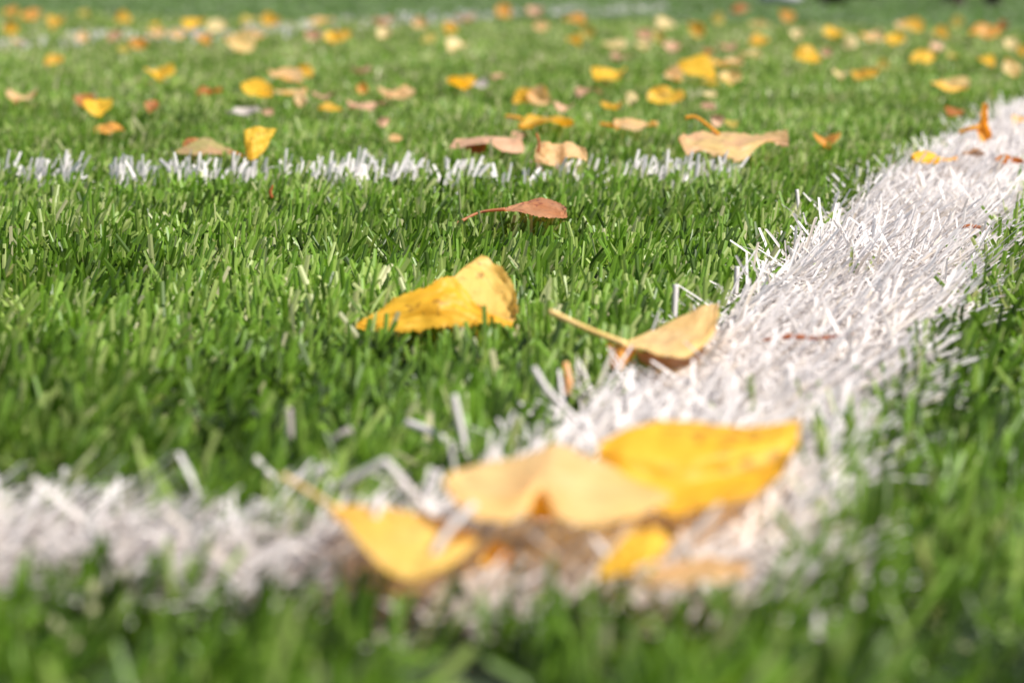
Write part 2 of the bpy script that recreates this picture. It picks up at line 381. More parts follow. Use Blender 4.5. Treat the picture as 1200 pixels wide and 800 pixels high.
def lay(px, py, w, h, mat, label, seed, kind='ovate', stem=None, group='fallen leaves lying on the artificial turf', z0=.013, shrink=1.0):
    rs = R(seed * 7 + 3)
    z0 = .0225 if py < 150 else .0185 if py < 200 else .010
    P, F, UVs = (maple if kind == 'maple' else ovate)(seed)
    if py < 110: w, h = max(.5 * w, w - shrink), max(.5 * h, h - shrink)
    best = None
    yaws = rs.uniform(0, 6.283, 4) if kind != 'maple' else [rs.uniform(-.4, .4)]
    for yaw in yaws:
        c, s = math.cos(yaw), math.sin(yaw)
        Q = P @ np.array([[c, s, 0], [-s, c, 0], [0, 0, 1.0]])
        for tilt in np.radians(np.arange(4, 80, 6)):
            ct, st = math.cos(tilt), math.sin(tilt)
            T = Q @ np.array([[1, 0, 0], [0, ct, st], [0, -st, ct]])
            wx = np.ptp(T[:, 0]); k = w / wx
            hh = np.ptp(T @ UP) * k
            e = abs(math.log(hh / h)) + .15 * abs(math.log((np.ptp(P[:, 0])) / wx)) + rs.rand() * .08
            if best is None or e < best[0]: best = (e, T, k)
    _, T, k = best
    d = depth_at(py + h * .35)
    T = T * (k * d / FPX)
    T -= T.mean(0); T[:, 2] -= np.percentile(T[:, 2], 4)
    g = ground(px, py + h * .35, z0); pos = np.array([g[0], g[1], z0])
    for _ in range(5):
        qx, qy = project(T + pos)
        ex = px - (qx.min() + qx.max()) / 2; ey = py - (qy.min() + qy.max()) / 2
        dd = pos[1]; pos[0] += ex * dd / FPX
        pos[1] -= ey * dd * dd / (FPX * H) * .9
        T *= w / np.ptp(qx)
    W = T + pos
    LEAF_PTS.append(W)
    if stem:
        t = thing('fallen_leaf', pos, label, 'leaf', group)
        child('leaf_blade', W, F, LEAFM[mat], t, UVs)
        V, FF = tube([at(x, y, pos[1] / ray(x, y)[1] + dz) for x, y, dz in stem[0]], stem[1])
        child('leaf_stem', V, FF, LEAFM[stem[2]], t, np.zeros((len(V), 2)) + .3)
        return t
    o = mesh_obj('fallen_leaf', T, F, LEAFM[mat], None, UVs)
    o.location = tuple(map(float, pos)); tag(o, label, 'leaf', group)
    return o

hero('small crinkled peach leaf with its stalk sticking up, touching the thin white line', 'peach', 1.17, [
    [(626, 189, 0), (627, 178, 6), (630, 169, 14)], [(637, 191, -4), (640, 178, 2), (643, 167, 16)],
    [(651, 194, -2), (652, 180, 6), (653, 170, 16)], [(664, 186, -6), (664, 175, 2), (666, 165, 18)],
    [(678, 185, 0), (679, 178, 6), (678, 172, 14)], [(688, 188, 0), (688, 181, 3), (686, 174, 8)]],
    stem=([(631, 178, -4), (632, 168, -4), (629, 157, 0)], [.0011, .0009, .0008]), stem_mat='rust', seed=21, jag=.0016, rough=.001)
hero('wide pale lobed leaf with pink tips and a curved stalk pointing up left', 'lobed', 1.22, [
    [(795, 163, 8), (797, 160, 9), (800, 157, 12)], [(805, 179, -6), (808, 170, 4), (812, 158, 20)],
    [(821, 178, -2), (824, 168, 6), (828, 156, 24)], [(846, 181, -4), (848, 168, 4), (848, 156, 26)],
    [(869, 188, -8), (868, 172, 2), (868, 157, 26)], [(885, 173, 0), (888, 166, 6), (888, 159, 22)],
    [(902, 167, 4), (906, 162, 8), (905, 155, 16)], [(924, 171, 2), (924, 161, 4), (923, 152, 8)]],
    stem=([(843, 158, 22), (830, 147, 24), (815, 137, 26), (803, 138, 26)], [.0012, .001, .001, .0013]), stem_mat='golden', seed=22, jag=.0022, rough=.001)
lay(640, 142, 64, 15, 'golden', 'long narrow golden leaf lying flat above the arched pinkish brown leaf', 23, stem=([(612, 139, 0), (602, 137, .0), (592, 136, 0)], [.0014, .0013, .0013], 'golden'))
lay(745, 146, 52, 19, 'peach', 'peach leaf with orange end lying left of the wide lobed leaf', 24, stem=([(720, 148, 0), (711, 146, 0), (703, 145, 0)], [.0013, .0013, .0013], 'golden'))

SMALL = [  # x, y, width, height in the photo, colour, label
(969,165,34,14,'orange','small orange leaf lying right of the wide pale lobed leaf'),
(1095,184,54,12,'yellow','flat yellow leaf lying across the left rim of the diagonal white line'),
(1141,179,28,9,'brown','thin brown leaf lying on the white line right of the flat yellow leaf'),
(1183,186,34,9,'rust','narrow rusty leaf on the white line by the right edge of the picture'),
(1194,141,18,16,'peach','small peach leaf on the far part of the diagonal white line'),
(1120,130,26,16,'rust','orange-brown curled leaf left of the far diagonal line, below the big peach leaf'),
(841,142,16,20,'pink','small pinkish leaf just behind the stalk of the wide lobed leaf'),
(857,146,18,12,'olive','small dull olive leaf behind the middle of the wide lobed leaf'),
(829,124,20,13,'brown','small brown leaf above the small pinkish leaf'),
(832,110,16,12,'cream','small cream leaf directly above a small brown leaf'),
(607,160,16,14,'pink','small pink leaf end touching the arched pinkish brown leaf'),
(450,143,15,13,'pink','tiny pink-brown leaf in the grass above a tiny peach leaf'),
(464,161,16,11,'peach','tiny peach leaf in the grass behind the long curved white fibre'),
(25,114,38,20,'peach','tan orange leaf by itself at the left edge of the picture'),
(99,118,26,20,'rust','rusty leaf half hidden behind a round bright yellow leaf'),
(115,126,36,25,'yellow','round bright yellow leaf with a rusty leaf tucked behind it'),
(127,150,38,19,'orange','light orange leaf in front of the round bright yellow leaf'),
(178,125,18,17,'rust','small dark rust leaf, deepest red of the small far left ones'),
(187,85,38,26,'yellow','plump bright yellow leaf alone in the left of the field'),
(63,71,24,19,'golden','small round golden leaf below the far white line at left'),
(245,106,32,12,'rust','flat dark brown leaf sunk in the grass right of the plump yellow leaf'),
(285,130,42,12,'grey','flat greyish pink leaf left of the golden pair'),
(314,131,14,10,'brown','tiny brown leaf at the right tip of the flat greyish pink leaf'),
(301,103,38,24,'yellow','deep yellow leaf touching a bent pale leaf on its right'),
(334,88,42,24,'peach','wide peach leaf above the bent pale leaf'),
(358,83,20,17,'golden','small golden leaf attached to the right of the wide peach leaf'),
(340,107,40,12,'peach','bent pale leaf reaching right from the deep yellow leaf'),
(352,116,16,24,'peach','pale narrow leaf hanging down at the end of the bent pale leaf'),
(387,125,28,13,'golden','golden leaf lying left of a long flat pink leaf'),
(379,112,28,11,'brown','dull brown leaf directly behind the golden leaf'),
(428,123,44,13,'pink','long flat pink leaf below the crescent peach leaf'),
(425,103,15,24,'orange','narrow upright orange leaf left of the crescent peach leaf'),
(424,82,24,11,'brown','faint tan leaf above the narrow upright orange leaf'),
(465,108,48,27,'peach','crescent-shaped peach leaf curling up at both ends'),
(541,96,36,20,'yellow','bright yellow leaf with a grey-white leaf against its right end'),
(563,97,20,15,'grey','grey-white leaf against the right end of a bright yellow leaf'),
(584,90,22,12,'pink','faint pink-brown leaf right of the grey-white leaf'),
(613,112,26,20,'yellow','yellow-orange leaf joined to a crumpled tan leaf'),
(632,111,28,26,'peach','crumpled tan leaf at the right of a yellow-orange leaf'),
(662,126,26,18,'pink','pale pink leaf slanting up to the right below a faint brown leaf'),
(690,109,34,11,'brown','faint brown leaf lying flat above the slanting pale pink leaf'),
(718,123,28,12,'golden','dull golden-brown leaf right of the slanting pale pink leaf'),
(741,116,16,20,'cream','thin cream leaf upright beside the dull golden-brown leaf'),
(713,86,42,20,'yellow','bright yellow leaf tapering to the right, alone mid-field'),
(775,111,34,25,'yellow','light yellow leaf below the large golden cluster'),
(795,112,16,16,'golden','small golden leaf at the right shoulder of the light yellow leaf'),
(813,79,52,38,'yellow','biggest deep yellow leaf of the far cluster right of centre'),
(789,86,24,22,'peach','pale peach leaf at the left foot of the biggest deep yellow leaf'),
(852,73,40,15,'peach','pale flat leaf right of the biggest deep yellow leaf'),
(856,91,30,23,'pale','pale yellow rounded leaf below the pale flat leaf of the cluster'),
(833,96,22,12,'olive','dark olive leaf in the shade under the golden cluster'),
(853,55,24,16,'pink','pinkish brown leaf above the pale flat leaf of the cluster'),
(831,61,18,10,'rust','small orange-brown leaf behind the top of the golden cluster'),
(946,63,32,26,'yellow','round vivid yellow leaf with a small brown leaf at its right'),
(968,61,16,13,'pink','small brown leaf at the right of the round vivid yellow leaf'),
(985,88,20,16,'cream','small cream leaf left of the oval golden leaf'),
(1014,87,34,18,'golden','oval golden leaf right of a small cream leaf'),
(1034,75,17,20,'olive','dull brown leaf upright behind the oval golden leaf'),
(1114,99,48,23,'pale','big pale peach leaf, largest on the far right of the field'),
(1156,71,22,19,'yellow','yellow leaf above right of the big pale peach leaf'),
(1186,79,23,25,'pale','pale yellow leaf standing near the right border, above the diagonal line'),
(1082,66,32,20,'yellow','rounded yellow leaf above the big pale peach leaf'),
(1100,54,20,13,'pink','dim pink-brown leaf just above the rounded yellow leaf'),
(1154,36,38,23,'orange','large light orange leaf far back at right'),
(1176,31,13,19,'rust','brown-orange leaf at the right end of the large light orange leaf'),
(1185,51,21,19,'cream','cream leaf below right of the large light orange leaf'),
(1198,60,16,18,'golden','golden leaf cut by the right border of the picture'),
(1022,41,28,20,'peach','peach-pink leaf far back left of a pair of yellow leaves'),
(1049,46,28,20,'yellow','yellow leaf far back between the peach-pink and the golden one'),
(1071,28,26,21,'golden','golden leaf far back above the yellow one'),
(1057,30,18,15,'peach','peach leaf touching the left of the far golden leaf'),
(1102,37,21,18,'golden','small golden leaf far back left of the large light orange leaf'),
(1121,25,20,17,'olive','dim olive leaf far back above the small golden leaf'),
(1117,64,16,10,'olive','dim olive leaf low in the grass right of the rounded yellow leaf'),
(978,38,29,18,'yellow','soft yellow leaf far back above the round vivid yellow leaf'),
(996,49,20,18,'cream','cream leaf touching the right of the soft yellow leaf'),
(934,40,20,18,'cream','lone cream leaf far back above the round vivid yellow leaf'),
(890,46,27,19,'golden','golden leaf far back right of the pinkish brown leaf'),
(890,28,24,12,'cream','faint cream leaf above the far golden leaf'),
(880,63,28,12,'cream','dull cream leaf lying below the far golden leaf'),
(923,19,20,17,'orange','orange leaf far back near the dark shrubs'),
(868,10,22,15,'rust','rusty pink leaf far back left of the grey stone'),
(817,35,20,20,'golden','golden leaf far back above the golden cluster'),
(841,21,18,18,'olive','dim yellow leaf far back between golden and rusty ones'),
(780,28,25,21,'cream','cream leaf at the top of the clustered pink and olive leaves'),
(772,44,17,20,'olive','olive brown leaf in the middle of the pink and cream leaves'),
(755,40,21,17,'pink','pink leaf at the left of an olive brown leaf'),
(754,53,21,15,'cream','cream leaf below the pink leaf of the far cluster'),
(788,55,22,17,'pink','pinkish leaf above the biggest deep yellow leaf'),
(720,52,30,16,'cream','dull cream leaf lying above a brown one, far back right of centre'),
(727,66,24,14,'brown','brown leaf just below the dull cream leaf'),
(673,22,28,19,'orange','bright orange leaf far back at the right end of the far white line'),
(672,47,20,19,'golden','golden leaf straight below the bright orange leaf'),
(689,38,18,18,'olive','faint yellow-green leaf between bright orange and golden leaves'),
(634,31,20,14,'peach','faint peach leaf just below the far white line'),
(627,13,22,17,'pink','pinkish leaf resting on the far white line right of an orange-brown one'),
(590,13,20,20,'orange','orange-brown leaf resting on the far white line'),
(545,21,25,13,'pink','pinkish leaf on the far white line above the golden leaf'),
(528,33,20,18,'golden','golden leaf far back above a cream leaf'),
(537,53,30,22,'cream','cream leaf below the golden leaf, far back at centre'),
(503,45,18,14,'olive','dim olive leaf left of the cream leaf, far back at centre'),
(492,26,19,17,'peach','peach leaf at the lower rim of the far white line'),
(449,25,26,15,'pink','pink leaf on the far white line above a light cream leaf'),
(450,39,19,18,'cream','light cream leaf just under the far white line'),
(402,42,22,16,'golden','golden leaf under the far white line, right of a yellow one'),
(390,44,22,19,'yellow','yellow leaf under the far white line beside a brown one'),
(368,41,22,17,'brown','brown leaf left of the yellow leaf under the far line'),
(376,24,32,12,'peach','peach leaf stretched along the far white line'),
(318,22,24,20,'golden','golden leaf beyond the far white line, alone'),
(292,24,22,17,'olive','dim olive leaf beyond the far line, left of the golden one'),
(280,47,38,30,'pale','largest pale orange leaf just in front of the far white line'),
(301,40,24,17,'peach','faint peach leaf at the right of the largest pale orange leaf'),
(254,30,25,19,'cream','cream leaf on the far white line left of the large pale orange leaf'),
(228,28,30,17,'yellow','yellow leaf lying on the far white line beside the cream leaf'),
(238,46,20,16,'orange','orange leaf just below the far white line, left of centre'),
(207,40,22,14,'peach','peach leaf on the far white line below the yellow leaf'),
(183,38,26,14,'peach','pale peach leaf lying on the left part of the far white line'),
(181,29,13,10,'yellow','tiny bright yellow leaf at the back edge of the far white line'),
(162,51,23,15,'orange','orange leaf in front of the left part of the far white line'),
(134,42,20,17,'brown','orange-brown leaf crossing the left part of the far white line'),
(145,57,16,14,'olive','olive leaf below the orange-brown leaf of the far white line'),
(97,43,18,15,'peach','faint peach leaf on the far white line, above the small golden one'),
(22,48,22,15,'pink','pink leaf at the left end of the far white line'),
(65,27,24,21,'golden','golden-orange leaf beyond the left part of the far white line'),
(37,17,24,18,'orange','dull orange leaf beyond the far line near the left corner'),
(12,13,20,16,'orange','dull orange leaf in the top left corner'),
(12,32,20,18,'golden','golden leaf below the one in the top left corner'),
(145,19,21,17,'golden','dim golden leaf beyond the far line, left of the yellow one on it'),
(97,15,17,12,'olive','faint olive leaf beyond the far line near the top left'),
(585,650,58,26,'soft_yellow','yellow leaf mostly hidden by white and green fibres between the two pale leaves'),
]
for i, (x, y, w, h, m, l) in enumerate(SMALL):
    lay(x, y, w, h, m, l, 100 + i)

# dry scraps on the white line
def scrap(label, pts, r, mat, D0, name='dry_stalk'):
    P = [at(x, y, D0 + d / 1000) for x, y, d in pts]
    V, F = tube(P, r, n=8)
    o = mesh_obj(name, V - P[0], F, LEAFM[mat], None, np.zeros((len(V), 2)) + .3); o.location = tuple(map(float, P[0]))
    tag(o, label, 'dry stalk', 'dry stalks caught in the turf')
scrap('thin red-brown stalk lying across the middle of the diagonal white line', [(893, 399, 4), (925, 394, 0), (960, 396, -2), (1000, 391, 4)], [.0004, .0009, .0007, .0003], 'red', depth_at(396, .016))
scrap('short dark red stalk on the right rim of the diagonal white line', [(1120, 267, 0), (1138, 265, 0), (1157, 268, 0)], [.0006, .0011, .0005], 'rust', depth_at(267, .017))
scrap('tan stalk standing upright left of the diagonal white line, below the stalked leaf', [(664, 462, 0), (667, 445, 0), (663, 425, 2)], [.0011, .0013, .0010], 'peach', depth_at(462, .010))
scrap('tiny orange-brown stalk sticking up in the green left of the red leaf', [(319, 232, 0), (317, 225, 0), (320, 217, 0)], [.0008, .0010, .0004], 'rust', depth_at(232, .016))

# ------------------------------------------------------------------ grid of pressed heights under the leaves
CELL = .002
press = {}
for P in LEAF_PTS:
    if P[:, 1].mean() > 3: continue
    k = np.floor(P[:, :2] / CELL).astype(int)
    for (a, b), z in zip(k, P[:, 2]):
        for da in (-1, 0, 1):
            for db in (-1, 0, 1):
                q = (a + da, b + db)
                if z < press.get(q, 9): press[q] = z
PK = np.array([k[0] * 100003 + k[1] for k in press]); PZ = np.array(list(press.values()))
o_ = np.argsort(PK); PK, PZ = PK[o_], PZ[o_]
def press_height(x, y):
    k = np.floor(x / CELL).astype(np.int64) * 100003 + np.floor(y / CELL).astype(np.int64)
    i = np.clip(np.searchsorted(PK, k), 0, len(PK) - 1)
    return np.where(PK[i] == k, PZ[i], 9.0)

# ------------------------------------------------------------------ fibres
def fibres(name, mat, base, L, W, face, leandir, lean, curv, hue, label, seg=3, vee=.25, kink=None, lie=None):
    """one mesh of ribbon fibres; all arguments are arrays over the fibres"""
    n = len(L); t = np.linspace(0, 1, seg + 1)
    up = np.cos(lean); out = np.sin(lean)
    ld = np.stack([np.cos(leandir), np.sin(leandir), np.zeros(n)], -1)
    # centre line: starts at angle lean/2 and bends over
    P = np.zeros((n, seg + 1, 3)); ang = np.zeros((n, seg + 1))
    a0 = np.clip(lean - curv, 0, 1.75); pos = base.copy(); P[:, 0] = pos
    for s in range(seg):
        a = a0 + curv * 2 * (s + .5) / seg
        if kink is not None: a = a + kink * (s >= seg / 2)
        if lie is not None: a = np.minimum(a, lie)
        pos = pos + (ld * np.sin(a)[:, None] + np.array([0, 0, 1.0]) * np.cos(a)[:, None]) * (L / seg)[:, None]
        P[:, s + 1] = pos
    P[:, :, 2] = np.maximum(P[:, :, 2], .0015)
    # flatten fibres lying beneath a leaf
    tipz = press_height(P[:, -1, 0], P[:, -1, 1]); midz = press_height(P[:, seg // 2, 0], P[:, seg // 2, 1])
    bz = press_height(P[:, 0, 0], P[:, 0, 1])
    lim = np.minimum(np.minimum(tipz, midz), bz) - .0012
    mx = P[:, :, 2].max(1)
    f = np.where(lim < mx, np.clip(lim, .001, None) / mx, 1.0)
    P[:, :, 2] *= f[:, None]
    wv = np.stack([np.cos(face), np.sin(face), np.zeros(n)], -1)
    T = np.gradient(P, axis=1); T /= np.linalg.norm(T, axis=2)[:, :, None] + 1e-9
    wd = wv[:, None] - T * (T * wv[:, None]).sum(2)[:, :, None]
    wd /= np.linalg.norm(wd, axis=2)[:, :, None] + 1e-9
    nn = np.cross(wd, T)
    taper = np.interp(t, [0, .75, 1], [1, .97, .84])
    half = (W[:, None] * taper[None] * .5)[:, :, None]
    if vee:
        rows = [P - wd * half, P + nn * half * vee, P + wd * half]
    else:
        rows = [P - wd * half, P + wd * half]
    m = len(rows); V = np.stack(rows, 2)             # n, seg+1, m, 3
    nvb = (seg + 1) * m
    q = []
    for s in range(seg):
        for j in range(m - 1):
            q.append([s * m + j, s * m + j + 1, (s + 1) * m + j + 1, (s + 1) * m + j])
    q = np.array(q)
    faces = (np.arange(n)[:, None, None] * nvb + q[None]).reshape(-1)
    me = bpy.data.meshes.new(name)
    me.vertices.add(n * nvb); me.vertices.foreach_set('co', V.astype(np.float32).reshape(-1))
    nf = n * len(q)
    me.loops.add(nf * 4); me.loops.foreach_set('vertex_index', faces.astype(np.int32))
    me.polygons.add(nf); me.polygons.foreach_set('loop_start', np.arange(0, nf * 4, 4, dtype=np.int32))
    me.polygons.foreach_set('use_smooth', np.zeros(nf, dtype=bool))
    at_ = me.attributes.new('hue', 'FLOAT', 'POINT'); at_.data.foreach_set('value', np.repeat(hue, nvb).astype(np.float32))
    me.materials.append(mat); me.update(); me.validate()
    o = bpy.data.objects.new(name, me); C.objects.link(o)
    tag(o, label, name.split('_')[-1] if 'grass' in name else 'turf line', kind='stuff')
    return o

# tuft positions: dense near, coarser (and wider) with distance
def tufts(rho0, d0, d1, dref, rs, margin=.30):
    xs, ys, ss = [], [], []
    edges = np.concatenate([np.arange(d0, min(d1, 2.4), .05), np.geomspace(max(2.4, d0), d1, 60)]) if d1 > 2.4 else np.arange(d0, d1 + .05, .05)
    for a, b in zip(edges[:-1], edges[1:]):
        c = (a + b) / 2; s = max(1, c / dref); hw = .30 * c + margin * .5
        n = int(rho0 / s ** 2 * (b - a) * 2 * hw)
        xs.append(rs.uniform(-hw, hw, n)); ys.append(rs.uniform(a, b, n)); ss.append(np.full(n, s))
    return np.concatenate(xs), np.concatenate(ys), np.concatenate(ss)

XL = ([20, 40, 115, 150, 210, 260, 330, 400, 460, 500, 540, 620], [1412, 1372, 1210, 1133, 1015, 955, 876, 774, 676, 624, 582, 504])
XR = ([20, 40, 115, 160, 215, 260, 350, 410, 480, 560, 640, 720], [1450, 1420, 1322, 1285, 1218, 1180, 1112, 1064, 1014, 972, 952, 930])
YT = ([-900, 0, 130, 250, 420, 540, 600], [584, 582, 588, 606, 606, 588, 566])
YB = ([-900, 0, 250, 400, 700, 950], [672, 672, 678, 682, 696, 698])
Y3 = ([-700, 0, 150, 270, 400, 500, 600, 740, 1000], [62, 48, 43, 38, 27, 22, 14, 10, 2])
YRUN = ([-600, 0, 300, 700, 1000, 1200, 1800], [6, 13, 21, 22, 28, 34, 50])
def regions(x, y):
    P = np.stack([x, y, np.full_like(x, .012)], -1); px, py = project(P)
    wob = (N1(x * 160, y * 90) - .5) * 2; wob2 = (N2(x * 60 + 9, y * 40) - .5) * 2
    sc_ = np.clip((py + 30) / 500, .1, 1.5)
    jx = (wob * 16 + wob2 * 18) * sc_; jy = (wob * 7 + wob2 * 7) * sc_
    diag = (px > np.interp(py, *XL) + jx) & (px < np.interp(py, *XR) + jx * .8) & (py < np.interp(px, *YB) + jy) & (py > 0)
    near = (py > np.interp(px, *YT) + jy) & (py < np.interp(px, *YB) + jy) & (px < np.interp(py, *XR) + jx)
    P[:, 2] = TIP; qx, qy = project(P)
    l2 = (qy > 196 + jy * .3) & (qy < 207 + jy * .3) & (qx < 850)
    h3 = np.interp(qx, [0, 740], [8.0, 5.0])
    l3 = (np.abs(qy - np.interp(qx, *Y3)) < h3) & (qx < 780)
    run = qy < np.interp(qx, *YRUN)
    return diag, near & ~diag, l2 & ~diag, l3, run, px, py

rs = R(11)
# --- green
K = 6
tx, ty, ts = tufts(76000 / K, .19, 15.0, 1.5, rs)
diag, near, l2, l3, run, px, py = regions(tx, ty)
line = diag | near
keepw = rs.rand(len(tx))
thin = np.where(ty < .46, .62, 1.0)
keep = np.where(line, keepw < .010, np.where(l2, keepw < .55, np.where(l3, keepw < .75, keepw < thin)))
tx, ty, ts, run, pxk, pyk = tx[keep], ty[keep], ts[keep], run[keep], px[keep], py[keep]
n = len(tx) * K
x = np.repeat(tx, K); y = np.repeat(ty, K); s = np.repeat(ts, K)
x = x + rs.normal(0, .0016, n) * s; y = y + rs.normal(0, .0016, n) * s
big = N1(x * 22, y * 16); big2 = N2(x * 55 + 7, y * 40)
L = rs.uniform(.0135, .0240, n) * (.85 + .35 * big) * np.where(rs.rand(n) < .04, 1.25, 1)
L *= np.where(s > 1.5, .9, 1)
W = rs.uniform(.0012, .0024, n) * s
tuft_dir = np.repeat(rs.uniform(0, 6.283, len(tx)), K)
flow = .25 + (N3(x * 9, y * 7) - .5) * 2.6                       # pile direction, mostly to the right and back
ldir = np.where(rs.rand(n) < .6, flow + rs.normal(0, .65, n), rs.uniform(0, 6.283, n))
lean = np.abs(rs.normal(.70, .36, n)) + (big2 - .5) * .35; lean = np.clip(lean, .02, 1.35)
curv = rs.normal(.05, .13, n)
face = rs.normal(0, .75, n)                                       # width axis: mostly broadside to the south
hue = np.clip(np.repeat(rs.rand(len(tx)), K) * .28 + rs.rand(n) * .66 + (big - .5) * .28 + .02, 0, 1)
hue = np.clip(hue + np.clip((y - 1.0) / 2.0, 0, 1) * .19 - np.clip((.75 - y) / .4, 0, 1) * .20, 0, 1)  # far haze and sheen, and near shade, painted into the fibre tone by distance
hue = np.where(rs.rand(n) < .035, rs.uniform(.88, 1, n), hue)
base = np.stack([x, y, np.zeros(n)], -1)
runb = np.repeat(run, K); nr_ = (~runb) & (y < 1.7); fr_ = (~runb) & (y >= 1.7)
def sub(mask, *a): return [q[mask] for q in a]
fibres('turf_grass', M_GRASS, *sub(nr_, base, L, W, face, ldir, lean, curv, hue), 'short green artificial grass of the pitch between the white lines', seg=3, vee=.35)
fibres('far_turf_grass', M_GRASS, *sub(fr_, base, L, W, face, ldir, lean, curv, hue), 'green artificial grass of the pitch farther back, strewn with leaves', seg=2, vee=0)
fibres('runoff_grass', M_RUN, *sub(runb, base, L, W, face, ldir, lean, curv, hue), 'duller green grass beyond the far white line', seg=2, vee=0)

# --- white lines
def white(name, mask_fn, label, rho, d0, d1, upright, seed, K=5, spread=1.0, Lr=(.016, .034), dirmean=.2):
    rs = R(seed)
    tx, ty, ts = tufts(rho / K, d0, d1, 1.5, rs)
    m = mask_fn(*regions(tx, ty)); tx, ty, ts = tx[m], ty[m], ts[m]
    n = len(tx) * K
    x = np.repeat(tx, K); y = np.repeat(ty, K); s = np.repeat(ts, K)
    x = x + rs.normal(0, .0022 * spread, n) * s; y = y + rs.normal(0, .0022 * spread, n) * s
    L = rs.uniform(*Lr, n); W = rs.uniform(.0008, .0017, n) * s * (1.5 if upright >= .5 else 1)
    u = rs.rand(n) < upright
    flow = dirmean + (N3(x * 12 + 3, y * 9) - .5) * 2.2
    ldir = np.where(rs.rand(n) < .75, flow + rs.normal(0, .5, n), rs.uniform(0, 6.283, n))
    half_ = rs.rand(n) < .42
    lean = np.where(u, np.abs(rs.normal(.35, .25, n)), np.where(half_, rs.normal(1.02, .16, n), rs.uniform(1.2, 1.52, n)))
    curv = np.where(u, rs.normal(.08, .15, n), np.where(half_, rs.normal(.03, .10, n), rs.normal(.12, .15, n)))
    kink = np.where(rs.rand(n) < .06, rs.uniform(.6, 1.4, n), 0)
    lie = np.where(u, 3.0, rs.uniform(1.35, 1.72, n))
    L = np.where(u, np.minimum(L, .021 if upright < .5 else .03), L)
    face = np.where(u, rs.normal(0, .7, n), ldir + np.pi / 2 + rs.normal(0, .4, n))
    hue = np.clip(rs.beta(2, 1.6, n) + (N1(x * 80, y * 50) - .5) * .3, 0, 1)
    if upright == .5: hue = .45 + .4 * hue
    base = np.stack([x, y, rs.uniform(0, .006, n)], -1)
    return fibres(name, M_WHITE, base, L, W, face, ldir, lean, curv, hue, label, seg=4, vee=.3, kink=kink, lie=lie)
white('diagonal_white_line', lambda dg, nr, l2, l3, rn, px, py: dg, 'broad white turf line running diagonally from the near corner to upper right', 170000, .25, 6, .018, 31)
white('near_white_line', lambda dg, nr, l2, l3, rn, px, py: nr, 'blurred white turf line crossing the foreground from the left to the corner', 170000, .22, 1.2, .018, 32, dirmean=.1)
white('thin_white_line', lambda dg, nr, l2, l3, rn, px, py: l2 & (N1(px * .055, py * .05) > .22), 'thin row of white turf fibres crossing behind the sharp grass', 40000, .8, 2.0, .5, 33, Lr=(.017, .0275))
white('far_white_line', lambda dg, nr, l2, l3, rn, px, py: l3, 'faint white turf line far across the field', 7500, 2.2, 15, .6, 34, Lr=(.014, .024))

# stray long white fibres at the near corner and along the edge
rs = R(77)
STRAY = [[(318, 572, 0), (350, 560, -2), (392, 545, -4)], [(392, 572, 0), (452, 540, -6), (468, 560, -8), (512, 612, -8)], [(475, 494, 6), (510, 508, 0), (545, 532, -4)],
         [(532, 462, 4), (540, 500, 0), (548, 540, -2)], [(625, 430, 6), (645, 460, 0), (690, 505, -4)], [(372, 540, 6), (392, 515, 0), (412, 502, 0)],
         [(296, 534, 0), (312, 552, 0), (330, 566, 0)], [(850, 612, -2), (880, 590, -4), (915, 545, -6)], [(690, 625, 0), (720, 660, -10), (770, 690, -14)],
         [(424, 178, 0), (436, 186, 0), (446, 199, 0)], [(338, 478, 0), (340, 510, 0), (338, 540, 0)], [(862, 345, 0), (863, 330, 0), (864, 312, 0)],
         [(790, 372, 0), (791, 355, 0), (792, 333, 0)], [(273, 212, 0), (273, 196, 0), (274, 178, 0)], [(938, 262, 0), (936, 245, 0), (934, 222, 0)],
         [(880, 640, -6), (915, 605, -6), (985, 560, -6)], [(940, 520, 0), (985, 505, 0), (1025, 500, 0)], [(500, 668, -16), (520, 628, -14), (556, 590, -10)], [(412, 655, -12), (436, 615, -10), (446, 582, -6)]]
